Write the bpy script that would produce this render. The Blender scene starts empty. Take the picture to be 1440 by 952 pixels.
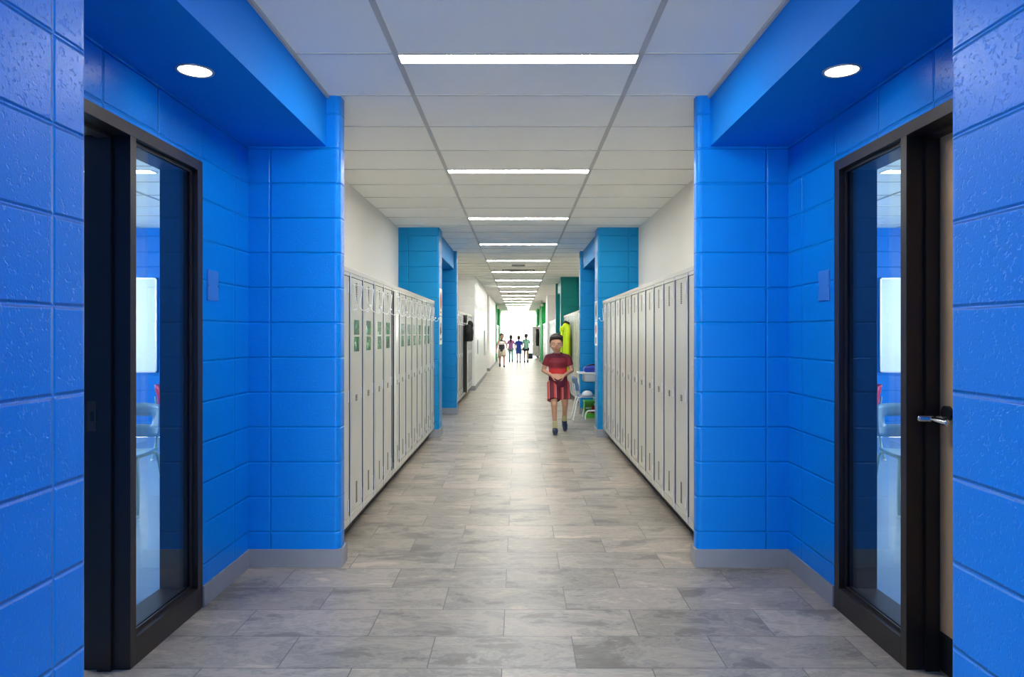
import bpy, bmesh, math, random
from mathutils import Vector, Matrix, noise
random.seed(7)
scene = bpy.context.scene
COL = scene.collection
PI = math.pi

# ------------------------------------------------------------------ helpers
def srgb(r, g, b):
    f = lambda c: (c/255)/12.92 if c/255 <= .04045 else (((c/255)+.055)/1.055)**2.4
    return (f(r), f(g), f(b), 1)

def newmat(name):
    m = bpy.data.materials.new(name); m.use_nodes = True
    nt = m.node_tree
    return m, nt, nt.nodes['Principled BSDF']

def simple(name, col, rough=.5, metal=0, noise_amt=.06, nscale=12, bump=0, bscale=80, spec=.5):
    m, nt, b = newmat(name)
    b.inputs['Roughness'].default_value = rough
    b.inputs['Metallic'].default_value = metal
    b.inputs['Specular IOR Level'].default_value = spec
    tc = nt.nodes.new('ShaderNodeTexCoord')
    n = nt.nodes.new('ShaderNodeTexNoise'); n.inputs['Scale'].default_value = nscale; n.inputs['Detail'].default_value = 4
    nt.links.new(tc.outputs['Object'], n.inputs['Vector'])
    mr = nt.nodes.new('ShaderNodeMapRange'); mr.inputs['To Min'].default_value = 1-noise_amt; mr.inputs['To Max'].default_value = 1+noise_amt
    nt.links.new(n.outputs['Fac'], mr.inputs['Value'])
    mx = nt.nodes.new('ShaderNodeVectorMath'); mx.operation = 'SCALE'; mx.inputs[0].default_value = col[:3]
    nt.links.new(mr.outputs['Result'], mx.inputs['Scale'])
    nt.links.new(mx.outputs['Vector'], b.inputs['Base Color'])
    if bump:
        n2 = nt.nodes.new('ShaderNodeTexNoise'); n2.inputs['Scale'].default_value = bscale; n2.inputs['Detail'].default_value = 3
        nt.links.new(tc.outputs['Object'], n2.inputs['Vector'])
        bp = nt.nodes.new('ShaderNodeBump'); bp.inputs['Strength'].default_value = bump; bp.inputs['Distance'].default_value = .004
        nt.links.new(n2.outputs['Fac'], bp.inputs['Height']); nt.links.new(bp.outputs['Normal'], b.inputs['Normal'])
    return m

def emis(name, col, s):
    m = bpy.data.materials.new(name); m.use_nodes = True
    nt = m.node_tree; nt.nodes.clear()
    e = nt.nodes.new('ShaderNodeEmission'); o = nt.nodes.new('ShaderNodeOutputMaterial')
    e.inputs['Color'].default_value = col; e.inputs['Strength'].default_value = s
    nt.links.new(e.outputs[0], o.inputs[0])
    return m

def N(nt, kind, op=None, a=None, b=None, c=None, clamp=False):
    n = nt.nodes.new(kind)
    if op: n.operation = op
    if clamp: n.use_clamp = True
    for i, v in enumerate((a, b, c)):
        if v is None: continue
        if isinstance(v, (int, float)): n.inputs[i].default_value = v
        else: nt.links.new(v, n.inputs[i])
    return n.outputs[0]
def M_(nt, op, a=None, b=None, c=None, clamp=False): return N(nt, 'ShaderNodeMath', op, a, b, c, clamp)

def block_mat(name, col, oy=0.0, ox=1.04, rough=.32, pits=.35, jointdark=.0, bumpd=.006):
    """painted concrete block, stack bond, courses of .2032 from the floor"""
    m, nt, b = newmat(name)
    b.inputs['Roughness'].default_value = rough; b.inputs['Specular IOR Level'].default_value = .2
    g = nt.nodes.new('ShaderNodeNewGeometry')
    sp = nt.nodes.new('ShaderNodeSeparateXYZ'); nt.links.new(g.outputs['Position'], sp.inputs[0])
    sn = nt.nodes.new('ShaderNodeSeparateXYZ'); nt.links.new(g.outputs['True Normal'], sn.inputs[0])
    isx = M_(nt, 'GREATER_THAN', M_(nt, 'ABSOLUTE', sn.outputs[0]), .7)
    ux = M_(nt, 'DIVIDE', M_(nt, 'SUBTRACT', M_(nt, 'ABSOLUTE', sp.outputs[0]), ox), .4064)
    uy = M_(nt, 'DIVIDE', M_(nt, 'SUBTRACT', sp.outputs[1], oy), .4064)
    u = M_(nt, 'ADD', M_(nt, 'MULTIPLY', uy, isx), M_(nt, 'MULTIPLY', ux, M_(nt, 'SUBTRACT', 1, isx)))
    v = M_(nt, 'DIVIDE', sp.outputs[2], .2032)
    def dist(w, size):
        f = M_(nt, 'FRACT', w)
        d = M_(nt, 'MINIMUM', f, M_(nt, 'SUBTRACT', 1, f))
        return M_(nt, 'MULTIPLY', d, size)
    nz0 = nt.nodes.new('ShaderNodeTexNoise'); nz0.inputs['Scale'].default_value = 9; nt.links.new(g.outputs['Position'], nz0.inputs['Vector'])
    wob = M_(nt, 'MULTIPLY', M_(nt, 'SUBTRACT', nz0.outputs['Fac'], .5), .004)
    d = M_(nt, 'ADD', M_(nt, 'MINIMUM', dist(u, .4064), dist(v, .2032)), wob)
    mr = nt.nodes.new('ShaderNodeMapRange'); mr.interpolation_type = 'SMOOTHSTEP'
    mr.inputs['From Min'].default_value = .0005; mr.inputs['From Max'].default_value = .0085
    nt.links.new(d, mr.inputs['Value'])
    joint = mr.outputs['Result']
    n1 = nt.nodes.new('ShaderNodeTexNoise'); n1.inputs['Scale'].default_value = 110; n1.inputs['Detail'].default_value = 2.5
    nt.links.new(g.outputs['Position'], n1.inputs['Vector']); n1.inputs['Scale'].default_value = 170
    n3 = nt.nodes.new('ShaderNodeTexNoise'); n3.inputs['Scale'].default_value = 85; n3.inputs['Detail'].default_value = 2
    nt.links.new(g.outputs['Position'], n3.inputs['Vector'])
    pit = nt.nodes.new('ShaderNodeMapRange'); pit.inputs['From Min'].default_value = .30; pit.inputs['From Max'].default_value = .40
    nt.links.new(n3.outputs['Fac'], pit.inputs['Value'])
    h = M_(nt, 'ADD', joint, M_(nt, 'MULTIPLY', n1.outputs['Fac'], .22*pits/.35))
    h = M_(nt, 'ADD', h, M_(nt, 'MULTIPLY', pit.outputs['Result'], .28*pits/.35))
    bp = nt.nodes.new('ShaderNodeBump'); bp.inputs['Strength'].default_value = .9; bp.inputs['Distance'].default_value = bumpd
    nt.links.new(h, bp.inputs['Height']); nt.links.new(bp.outputs['Normal'], b.inputs['Normal'])
    n2 = nt.nodes.new('ShaderNodeTexNoise'); n2.inputs['Scale'].default_value = 3; nt.links.new(g.outputs['Position'], n2.inputs['Vector'])
    k = M_(nt, 'ADD', .95, M_(nt, 'MULTIPLY', n2.outputs['Fac'], .1))
    mx = nt.nodes.new('ShaderNodeVectorMath'); mx.operation = 'SCALE'; mx.inputs[0].default_value = col[:3]
    nt.links.new(k, mx.inputs['Scale']); nt.links.new(mx.outputs['Vector'], b.inputs['Base Color'])
    return m

# ---------- bmesh helpers
def bx(bm, x0, x1, y0, y1, z0, z1, bev=0, mi=0):
    r = bmesh.ops.create_cube(bm, size=1)
    vs = r['verts']
    for v in vs:
        v.co = Vector((x0+(v.co.x+.5)*(x1-x0), y0+(v.co.y+.5)*(y1-y0), z0+(v.co.z+.5)*(z1-z0)))
    fs = set(f for v in vs for f in v.link_faces)
    for f in fs: f.material_index = mi
    if bev:
        es = list(set(e for v in vs for e in v.link_edges))
        bmesh.ops.bevel(bm, geom=es, offset=bev, segments=2, affect='EDGES', profile=.5)
    return bm
def box(*a, **k): return bx(bmesh.new(), *a, **k)

def prism(poly, z0, z1, bm=None):
    bm = bm or bmesh.new()
    area = sum(poly[i][0]*poly[(i+1) % len(poly)][1]-poly[(i+1) % len(poly)][0]*poly[i][1] for i in range(len(poly)))
    if area < 0: poly = poly[::-1]
    lo = [bm.verts.new((x, y, z0)) for x, y in poly]; hi = [bm.verts.new((x, y, z1)) for x, y in poly]
    n = len(poly)
    bm.faces.new(lo[::-1]); bm.faces.new(hi)
    for i in range(n): bm.faces.new((lo[i], lo[(i+1) % n], hi[(i+1) % n], hi[i]))
    return bm

def arc(cx, cy, r, a0, a1, n=6):
    return [(cx+r*math.cos(math.radians(a0+(a1-a0)*i/n)), cy+r*math.sin(math.radians(a0+(a1-a0)*i/n))) for i in range(n+1)]

def tube(bm, pts, r, seg=8, mi=0, closed=False):
    pts = [Vector(p) for p in pts]
    rs = r if isinstance(r, (list, tuple)) else [r]*len(pts)
    rings = []; prev = None; n = len(pts)
    for i, p in enumerate(pts):
        if closed: t = (pts[(i+1) % n]-pts[i-1]).normalized()
        else: t = (pts[min(i+1, n-1)]-pts[max(i-1, 0)]).normalized()
        if prev is None:
            a = t.orthogonal().normalized()
        else:
            a = prev-t*prev.dot(t)
            a = a.normalized() if a.length > 1e-6 else t.orthogonal().normalized()
        prev = a; b = t.cross(a)
        rings.append([bm.verts.new(p+(a*math.cos(2*PI*k/seg)+b*math.sin(2*PI*k/seg))*rs[i]) for k in range(seg)])
    m = n if closed else n-1
    for i in range(m):
        A, B = rings[i], rings[(i+1) % n]
        for k in range(seg):
            f = bm.faces.new((A[k], A[(k+1) % seg], B[(k+1) % seg], B[k])); f.material_index = mi; f.smooth = True
    if not closed:
        bm.faces.new(rings[0][::-1]).material_index = mi; bm.faces.new(rings[-1]).material_index = mi
    return bm

def smooth_path(pts, n=5):
    pts = [Vector(p) for p in pts]; out = []
    P = [pts[0]]+pts+[pts[-1]]
    for i in range(1, len(P)-2):
        p0, p1, p2, p3 = P[i-1:i+3]
        for k in range(n):
            t = k/n
            out.append(.5*((2*p1)+(-p0+p2)*t+(2*p0-5*p1+4*p2-p3)*t*t+(-p0+3*p1-3*p2+p3)*t**3))
    out.append(pts[-1]); return out

def cyl(bm, c, r, h, axis='Z', seg=24, r2=None, mi=0):
    M = Matrix.Translation(c)
    if axis == 'X': M = M @ Matrix.Rotation(PI/2, 4, 'Y')
    if axis == 'Y': M = M @ Matrix.Rotation(-PI/2, 4, 'X')
    res = bmesh.ops.create_cone(bm, cap_ends=True, segments=seg, radius1=r, radius2=r if r2 is None else r2, depth=h, matrix=M)
    for f in set(f for v in res['verts'] for f in v.link_faces): f.material_index = mi
    return bm

def ell(bm, c, rx, ry, rz, rot=None, u=16, v=10):
    M = Matrix.Translation(c) @ (rot.to_4x4() if rot else Matrix()) @ Matrix.Diagonal((rx, ry, rz, 1))
    bmesh.ops.create_uvsphere(bm, u_segments=u, v_segments=v, radius=1, matrix=M)
    return bm

def cap(bm, p, q, r1, r2, flat=1, seg=12):
    """tapered capsule between p and q"""
    p = Vector(p); q = Vector(q); d = q-p; L = d.length
    if L < 1e-6: return ell(bm, p, r1, r1, r1)
    t = d.normalized(); n = 4
    pts = []; rs = []
    for i in range(n):
        a = PI/2*(1-i/n); pts.append(p-t*r1*math.sin(a)); rs.append(max(r1*math.cos(a), r1*.08))
    pts.append(p); rs.append(r1); pts.append(q); rs.append(r2)
    for i in range(1, n+1):
        a = PI/2*i/n; pts.append(q+t*r2*math.sin(a)); rs.append(max(r2*math.cos(a), r2*.08))
    return tube(bm, pts, rs, seg)

def loft(bm, rings, seg=20, mi=0):
    """rings: (center, rx, ry[, yaw]) horizontal ellipses"""
    R = []
    for r in rings:
        c, rx, ry = r[:3]; yaw = r[3] if len(r) > 3 else 0
        cs, sn = math.cos(yaw), math.sin(yaw)
        R.append([bm.verts.new((c[0]+rx*math.cos(2*PI*k/seg)*cs-ry*math.sin(2*PI*k/seg)*sn,
                                c[1]+rx*math.cos(2*PI*k/seg)*sn+ry*math.sin(2*PI*k/seg)*cs, c[2])) for k in range(seg)])
    for A, B in zip(R, R[1:]):
        for k in range(seg): bm.faces.new((A[k], A[(k+1) % seg], B[(k+1) % seg], B[k]))
    bm.faces.new(R[0][::-1]); bm.faces.new(R[-1])
    return bm

def obj(name, bm, mat, parent=None, smooth=False, loc=None):
    me = bpy.data.meshes.new(name)
    bmesh.ops.recalc_face_normals(bm, faces=bm.faces[:])
    if smooth:
        for f in bm.faces: f.smooth = True
    bm.to_mesh(me); bm.free()
    for m in (mat if isinstance(mat, (list, tuple)) else [mat]): me.materials.append(m)
    o = bpy.data.objects.new(name, me); COL.objects.link(o)
    if parent: o.parent = parent
    if loc: o.location = loc
    return o

def soft(name, bm, mat, parent=None, voxel=.01, sm=4):
    """voxel-merge intersecting closed shapes into one continuous surface"""
    bmesh.ops.recalc_face_normals(bm, faces=bm.faces[:])
    me = bpy.data.meshes.new('tmp'); bm.to_mesh(me); bm.free()
    t = bpy.data.objects.new('tmp', me); COL.objects.link(t)
    r = t.modifiers.new('r', 'REMESH'); r.mode = 'VOXEL'; r.voxel_size = voxel; r.use_smooth_shade = True
    s = t.modifiers.new('s', 'SMOOTH'); s.factor = .5; s.iterations = sm
    dg = bpy.context.evaluated_depsgraph_get(); dg.update()
    m2 = bpy.data.meshes.new_from_object(t.evaluated_get(dg)); m2.name = name
    bpy.data.objects.remove(t); bpy.data.meshes.remove(me)
    m2.materials.clear(); m2.materials.append(mat)
    for p in m2.polygons: p.use_smooth = True
    o = bpy.data.objects.new(name, m2); COL.objects.link(o)
    if parent: o.parent = parent
    return o

def tag(o, label=None, cat=None, group=None, kind=None):
    if label: o['label'] = label
    if cat: o['category'] = cat
    if group: o['group'] = group
    if kind: o['kind'] = kind
    return o
def thing(name, label, cat, loc=(0, 0, 0), rz=0, group=None):
    o = bpy.data.objects.new(name, None); COL.objects.link(o); o.empty_display_size = .1
    o.location = loc; o.rotation_euler = (0, 0, rz)
    return tag(o, label, cat, group)
def struct(name, bm, mat, smooth=False, parent=None):
    o = obj(name, bm, mat, parent, smooth)
    if not parent: o['kind'] = 'structure'
    return o
def copy_tree(o, parent=None):
    c = o.copy(); COL.objects.link(c)
    if parent: c.parent = parent
    for ch in list(o.children): copy_tree(ch, c)
    return c

# ------------------------------------------------------------------ constants
CH = 2.75            # corridor ceiling
CW = 1.04            # corridor half width at the pillars
AW = 1.573           # alcove / locker wall
BW = 1.773           # classroom side of that wall
XL = 1.11            # locker fronts
BACK = -5.2
END = 47.0

# ------------------------------------------------------------------ materials
BLUE = (0.0, .225, .77, 1)
TEAL = (0.0, .24, .56, 1)
EMER = (0.0, .19, .19, 1)
GREEN = (0.015, .40, .09, 1)
m_blue_near = block_mat('blue_block_near', BLUE, oy=1.558, ox=1.04, pits=.16, rough=.34, bumpd=.008)
m_blue_near_r = block_mat('blue_block_near_right', BLUE, oy=1.39, ox=1.04, pits=.16, rough=.34, bumpd=.008)
m_blue = block_mat('blue_block', BLUE, oy=2.64, ox=1.04, pits=.2)
m_blue_plain = simple('blue_drywall', BLUE, .6, 0, .02, 4, .15, 120, .12)
m_blue_room = block_mat('blue_block_room', (0.0, .17, .62, 1), oy=0, ox=.2, pits=.15)
m_teal = block_mat('teal_block', TEAL, oy=9.3, ox=1.04, pits=.2, bumpd=.008)
m_teal_plain = simple('teal_drywall', TEAL, .5, 0, .02, 4, spec=.2)
m_emer = block_mat('emerald_block', EMER, oy=17.2, ox=1.04, pits=.1)
m_emer_plain = simple('emerald_drywall', EMER, .4, 0, .02, 4)
m_green = block_mat('green_block', GREEN, oy=31.8, ox=1.04, pits=.1)
m_white = block_mat('white_block', srgb(242, 242, 240), oy=16.7, ox=1.04, pits=.15, rough=.3)
m_whiteplain = simple('white_wall_paint', srgb(226, 222, 214), .55, 0, .02, 3)
m_ceil = simple('ceiling_tile', srgb(249, 250, 246), .9, 0, .02, 60, .35, 260)
m_tee = simple('ceiling_tee', srgb(190, 190, 188), .5, 0, .02)
m_base = simple('grey_base_tile', srgb(142, 145, 152), .4, 0, .12, 7)
m_frame = simple('dark_bronze_metal', srgb(52, 45, 42), .38, .35, .05, 20)
m_wood = simple('door_wood', srgb(196, 160, 118), .45, 0, .12, 6)
m_chrome = simple('chrome', srgb(205, 205, 205), .18, 1, .02)
m_black = simple('black_plastic', srgb(20, 20, 22), .45, 0, .1)
m_lframe = simple('locker_frame_paint', srgb(178, 186, 198), .3, 0, .02)
m_lint = simple('locker_inside_shade', srgb(70, 82, 104), .5, 0, .03)  # navy shade of the locker interior put into its colour
m_ldoor = simple('locker_door_paint', srgb(207, 205, 194), .27, 0, .015, 2.5)
m_lcap = simple('locker_cap_paint', srgb(196, 192, 182), .4, 0, .03)
m_slot = simple('vent_shadow', srgb(30, 26, 24), .8, 0, .05)
m_strip = simple('hinge_metal', srgb(214, 216, 220), .3, .3, .03)
m_plate = simple('number_plate_black', srgb(48, 42, 36), .4, 0, .1)
m_wire = simple('white_wire', srgb(240, 240, 240), .25, 0, .01)
m_ball = simple('hook_ball', srgb(190, 190, 188), .3, .4, .01)
m_roomfloor = simple('room_vinyl', srgb(140, 165, 185), .22, 0, .05, 2)
m_board = simple('whiteboard', srgb(240, 242, 245), .2, 0, .01)
m_alu = simple('aluminium', srgb(190, 193, 198), .3, .8, .02)
m_chairblue = simple('chair_plastic_blue', srgb(120, 165, 192), .35, 0, .03)
m_chairred = simple('chair_plastic_red', srgb(180, 25, 50), .35, 0, .03)
m_legs = simple('painted_tube', srgb(150, 180, 176), .3, .3, .03)
m_light = emis('light_diffuser', (.99, .985, .93, 1), 58)
m_roomlight = emis('room_light_diffuser', (.85, .93, 1, 1), 11)
m_down = emis('downlight_lens', (1, .95, .88, 1), 10)

def floor_mat():
    m, nt, b = newmat('floor_stone_tile')
    g = nt.nodes.new('ShaderNodeNewGeometry'); sp = nt.nodes.new('ShaderNodeSeparateXYZ'); nt.links.new(g.outputs['Position'], sp.inputs[0])
    ry = M_(nt, 'DIVIDE', M_(nt, 'SUBTRACT', sp.outputs[1], -3.17-6), .3)
    row = M_(nt, 'FLOOR', ry)
    par = M_(nt, 'MODULO', M_(nt, 'ADD', row, 100), 2)
    rx = M_(nt, 'ADD', M_(nt, 'DIVIDE', M_(nt, 'SUBTRACT', sp.outputs[0], .238), .61), M_(nt, 'MULTIPLY', par, .5))
    colm = M_(nt, 'FLOOR', rx)
    def dist(w, s):
        f = M_(nt, 'FRACT', w)
        return M_(nt, 'MULTIPLY', M_(nt, 'MINIMUM', f, M_(nt, 'SUBTRACT', 1, f)), s)
    d = M_(nt, 'MINIMUM', dist(rx, .61), dist(ry, .3))
    mr = nt.nodes.new('ShaderNodeMapRange'); mr.interpolation_type = 'SMOOTHSTEP'
    mr.inputs['From Min'].default_value = .0012; mr.inputs['From Max'].default_value = .0028
    nt.links.new(d, mr.inputs['Value'])
    cb = nt.nodes.new('ShaderNodeCombineXYZ'); nt.links.new(colm, cb.inputs[0]); nt.links.new(row, cb.inputs[1])
    wn = nt.nodes.new('ShaderNodeTexWhiteNoise'); wn.noise_dimensions = '3D'; nt.links.new(cb.outputs[0], wn.inputs['Vector'])
    # cloudy streaks, different in every tile
    off = nt.nodes.new('ShaderNodeVectorMath'); off.operation = 'SCALE'; off.inputs['Scale'].default_value = 37
    nt.links.new(wn.outputs['Color'], off.inputs[0])
    sc = nt.nodes.new('ShaderNodeVectorMath'); sc.operation = 'MULTIPLY'; sc.inputs[1].default_value = (1.9, 4.2, 1)
    nt.links.new(g.outputs['Position'], sc.inputs[0])
    ad = nt.nodes.new('ShaderNodeVectorMath'); ad.operation = 'ADD'; nt.links.new(sc.outputs[0], ad.inputs[0]); nt.links.new(off.outputs[0], ad.inputs[1])
    n1 = nt.nodes.new('ShaderNodeTexNoise'); n1.inputs['Scale'].default_value = 1.25; n1.inputs['Detail'].default_value = 9; n1.inputs['Roughness'].default_value = .68
    n1.inputs['Distortion'].default_value = .35
    nt.links.new(ad.outputs[0], n1.inputs['Vector'])
    cr = nt.nodes.new('ShaderNodeValToRGB'); nt.links.new(n1.outputs['Fac'], cr.inputs['Fac'])
    e = cr.color_ramp.elements
    e[0].position = .34; e[0].color = srgb(122, 113, 103)
    e[1].position = .66; e[1].color = srgb(204, 188, 170)
    for p, c in ((.42, (138, 132, 122)), (.45, (172, 160, 148)), (.475, (148, 141, 131)), (.50, (170, 162, 149)), (.54, (182, 168, 155)), (.575, (162, 154, 142))):
        q = e.new(p); q.color = srgb(*c)
    tone = M_(nt, 'ADD', .74, M_(nt, 'MULTIPLY', wn.outputs['Value'], .28))
    s2 = nt.nodes.new('ShaderNodeVectorMath'); s2.operation = 'SCALE'; nt.links.new(cr.outputs['Color'], s2.inputs[0]); nt.links.new(tone, s2.inputs['Scale'])
    mix = nt.nodes.new('ShaderNodeMix'); mix.data_type = 'RGBA'
    mix.inputs['A'].default_value = srgb(100, 95, 89)
    nt.links.new(mr.outputs['Result'], mix.inputs['Factor']); nt.links.new(s2.outputs[0], mix.inputs['B'])
    nt.links.new(mix.outputs['Result'], b.inputs['Base Color'])
    rr = M_(nt, 'ADD', .30, M_(nt, 'MULTIPLY', n1.outputs['Fac'], .16))
    nt.links.new(rr, b.inputs['Roughness'])
    bp = nt.nodes.new('ShaderNodeBump'); bp.inputs['Strength'].default_value = .5; bp.inputs['Distance'].default_value = .0015
    hh = M_(nt, 'ADD', mr.outputs['Result'], M_(nt, 'MULTIPLY', n1.outputs['Fac'], .25))
    nt.links.new(hh, bp.inputs['Height']); nt.links.new(bp.outputs['Normal'], b.inputs['Normal'])
    return m
m_floor = floor_mat()

def glass_mat(name, tint=(.80, .91, 1, 1)):
    m = bpy.data.materials.new(name); m.use_nodes = True; nt = m.node_tree; nt.nodes.clear()
    o = nt.nodes.new('ShaderNodeOutputMaterial'); t = nt.nodes.new('ShaderNodeBsdfTransparent'); gl = nt.nodes.new('ShaderNodeBsdfGlossy')
    t.inputs['Color'].default_value = tint; gl.inputs['Roughness'].default_value = 0.0
    g = nt.nodes.new('ShaderNodeNewGeometry'); dp = nt.nodes.new('ShaderNodeVectorMath'); dp.operation = 'DOT_PRODUCT'
    nt.links.new(g.outputs['Incoming'], dp.inputs[0]); nt.links.new(g.outputs['Normal'], dp.inputs[1])
    c1 = M_(nt, 'SUBTRACT', 1, M_(nt, 'ABSOLUTE', dp.outputs['Value']))
    fr = M_(nt, 'ADD', .04, M_(nt, 'MULTIPLY', M_(nt, 'POWER', c1, 5), .96))
    lw = nt.nodes.new('ShaderNodeMixShader')
    nt.links.new(fr, lw.inputs[0]); nt.links.new(t.outputs[0], lw.inputs[1]); nt.links.new(gl.outputs[0], lw.inputs[2])
    nt.links.new(lw.outputs[0], o.inputs[0]); return m
m_glass = glass_mat('sidelight_glass')
m_winglass = glass_mat('end_window_glass', (.97, .985, .98, 1))

# ------------------------------------------------------------------ floor and ceilings
struct('floor', box(-BW, BW, BACK, END, -.1, 0), m_floor)
struct('floor', box(-7.6, -BW, .6, 9.16, -.1, -.001), m_roomfloor)
struct('floor', box(BW, 7.6, .6, 9.16, -.1, -.001), m_roomfloor)
struct('ceiling', box(-BW, BW, BACK, END, CH, CH+.1), m_ceil)
struct('ceiling', box(-7.6, -BW, .6, 9.16, CH, CH+.1), m_ceil)
struct('ceiling', box(BW, 7.6, .6, 9.16, CH, CH+.1), m_ceil)

bm = bmesh.new()
for s in (-1, 1): bx(bm, s*.61-.013, s*.61+.013, BACK, END, CH-.006, CH+.01)
y = 3.455-.6096*17
while y < END:
    bx(bm, -AW, AW, y-.0055, y+.0055, CH-.0035, CH+.01); y += .6096
struct('trim_1', bm, m_tee)
for s, nm in ((-1, 'trim_2'), (1, 'trim_3')):
    bm = bmesh.new()
    for k in range(1, 5):
        x = s*(BW+.75+1.22*(k-1)); bx(bm, x-.012, x+.012, .6, 9.16, CH-.006, CH+.01)
    y = .9
    while y < 9.1:
        bx(bm, min(s*BW, s*7.6), max(s*BW, s*7.6), y-.008, y+.008, CH-.004, CH+.01); y += .6096
    struct(nm, bm, m_tee)

# ------------------------------------------------------------------ walls
R = .03
def both(fn):
    for s, side in ((-1, 'left'), (1, 'right')): fn(s, side)

def pier_poly(s, y0, y1, xi, xo, r0=True, r1=True, r=R):
    """plan of a wall mass from |x|=xi (corridor, rounded corners) to |x|=xo"""
    pts = [(xo, y0)]
    pts += arc(xi+r, y0+r, r, 270, 180) if r0 else [(xi, y0)]
    pts += arc(xi+r, y1-r, r, 180, 90) if r1 else [(xi, y1)]
    pts += [(xo, y1)]
    return [(s*x, y) for x, y in pts]

def basebox(s, side, name, x0, x1, y0, y1, h=.104):
    a, b_ = sorted((s*x0, s*x1)); struct(name, box(a, b_, y0, y1, 0, h, bev=.0015), m_base)

def shell(s, side):
    W = 'wall_'+side; B = 'baseboard_'+side
    near = m_blue_near if s < 0 else m_blue_near_r
    def wl(poly, z0, z1, m): return struct(W, prism(poly, z0, z1), m, smooth=False)
    def rect(x0, x1, y0, y1): return [(s*x0, y0), (s*x1, y0), (s*x1, y1), (s*x0, y1)]
    # near wall mass
    wl(pier_poly(s, BACK, 1.69, CW, BW, r0=False), 0, CH, near)
    basebox(s, side, B, CW-.012, CW, BACK, 1.69)
    # alcove wall around the door frame
    fy0, fy1, fz = 1.86, 3.464, 2.212
    bm = prism(rect(AW, BW, 1.69, fy0), 0, CH); prism(rect(AW, BW, fy1, 4.06), 0, CH, bm); prism(rect(AW, BW, fy0, fy1), fz, CH, bm)
    struct(W, bm, m_blue)
    basebox(s, side, B, AW-.012, AW, fy1, 4.048)
    # pillar
    pe = 4.19 if s < 0 else 4.16
    wl(pier_poly(s, 4.06, pe, CW, BW), 0, CH, m_blue)
    basebox(s, side, B, CW-.012, AW, 4.048, pe)
    # alcove bulkhead
    struct('ceiling', prism(rect(1.118, AW, 1.69, 4.06), 2.45, CH), m_blue_plain)
    # thin grey trim along the bulkhead at the ceiling
    struct('trim_4', box(*sorted((s*1.104, s*1.118)), 1.69, 4.06, CH-.018, CH), m_tee)
    # wall above/behind lockers
    wl(rect(AW, BW, pe, 9.13), 0, CH, m_whiteplain)
    # teal section
    wl(pier_poly(s, 9.13, 9.5, CW, BW), 0, CH, m_teal)
    basebox(s, side, B, CW-.012, AW, 9.118, 9.512)
    wl(rect(AW, BW, 9.5, 11.75), 0, CH, m_teal)
    basebox(s, side, B, AW-.012, AW, 9.512, 11.738)
    wl(pier_poly(s, 11.75, 11.95, CW, BW), 0, CH, m_teal)
    basebox(s, side, B, CW-.012, AW, 11.738, 11.95)
    struct('ceiling', prism(rect(1.09, AW, 9.5, 11.75), 2.45, CH), m_teal_plain)
both(shell)

def R_(s, x0, x1, y0, y1): return [(s*x0, y0), (s*x1, y0), (s*x1, y1), (s*x0, y1)]
# left beyond the teal alcove
struct('wall_left', prism(R_(-1, AW, BW, 11.95, 16.7), 0, CH), m_whiteplain)
struct('wall_left', prism(pier_poly(-1, 16.7, 23.0, CW, BW, r=.02), 0, CH), m_white)
basebox(-1, 'left', 'baseboard_left', CW-.012, AW, 16.688, 23.0)
struct('wall_left', prism(R_(-1, AW, BW, 23.0, 25.2), 0, CH), m_white)
struct('wall_left', prism(pier_poly(-1, 25.2, 31.6, CW, BW, r=.02), 0, CH), m_white)
basebox(-1, 'left', 'baseboard_left', CW-.012, AW, 25.188, 31.6)
# right beyond the teal alcove
struct('wall_right', prism(R_(1, AW, BW, 11.95, 17.1), 0, CH), m_whiteplain)
struct('wall_right', prism(pier_poly(1, 17.1, 17.4, CW, BW, r=.02), 0, CH), m_emer)
struct('wall_right', prism(R_(1, AW, BW, 17.4, 19.4), 0, CH), m_emer)
struct('wall_right', prism(pier_poly(1, 19.4, 19.6, CW, BW, r=.02), 0, CH), m_emer)
struct('ceiling', prism(R_(1, 1.09, AW, 17.4, 19.4), 2.45, CH), m_emer_plain)
struct('wall_right', prism(R_(1, AW, BW, 19.6, 25.2), 0, CH), m_whiteplain)
struct('wall_right', prism(pier_poly(1, 25.2, 26.6, CW, BW, r=.02), 0, CH), m_white)
struct('wall_right', prism(R_(1, AW, BW, 26.6, 31.6), 0, CH), m_whiteplain)
for s, side in ((-1, 'left'), (1, 'right')):
    W = 'wall_'+side
    for y0, y1 in ((31.6, 31.9), (33.7, 34.0), (39.3, 39.7), (41.6, 41.9)):
        struct(W, prism(pier_poly(s, y0, y1, CW, BW, r=.02), 0, CH), m_green)
        basebox(s, side, 'baseboard_'+side, CW-.012, AW, y0-.012, y1+.012)
    for y0, y1 in ((31.9, 33.7), (39.7, 41.6)):
        struct(W, prism(R_(s, AW, BW, y0, y1), 0, CH), m_green)
    for y0, y1 in ((34.0, 39.3), (41.9, END)):
        struct(W, prism(R_(s, AW, BW, y0, y1), 0, CH), m_whiteplain)
    # classroom shell (only what the pane shows)
    struct(W, prism(R_(s, BW, 7.6, 9.16, 9.36), 0, CH), m_blue_room)
    struct(W, prism(R_(s, BW, 7.6, .4, .6), 0, CH), m_blue_room)
bm = bmesh.new()
bx(bm, -BW, -1.4, BACK-.2, BACK, 0, CH); bx(bm, 1.4, BW, BACK-.2, BACK, 0, CH); bx(bm, -1.4, 1.4, BACK-.2, BACK, 2.4, CH)
struct('wall_back', bm, m_whiteplain)
bm = bmesh.new()
for x in (-1.4, -.02, 1.36): bx(bm, x, x+.04, BACK-.12, BACK-.06, 0, 2.4)
bx(bm, -1.4, 1.4, BACK-.12, BACK-.06, 2.36, 2.4); bx(bm, -1.4, 1.4, BACK-.12, BACK-.06, 0, .2)
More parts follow.
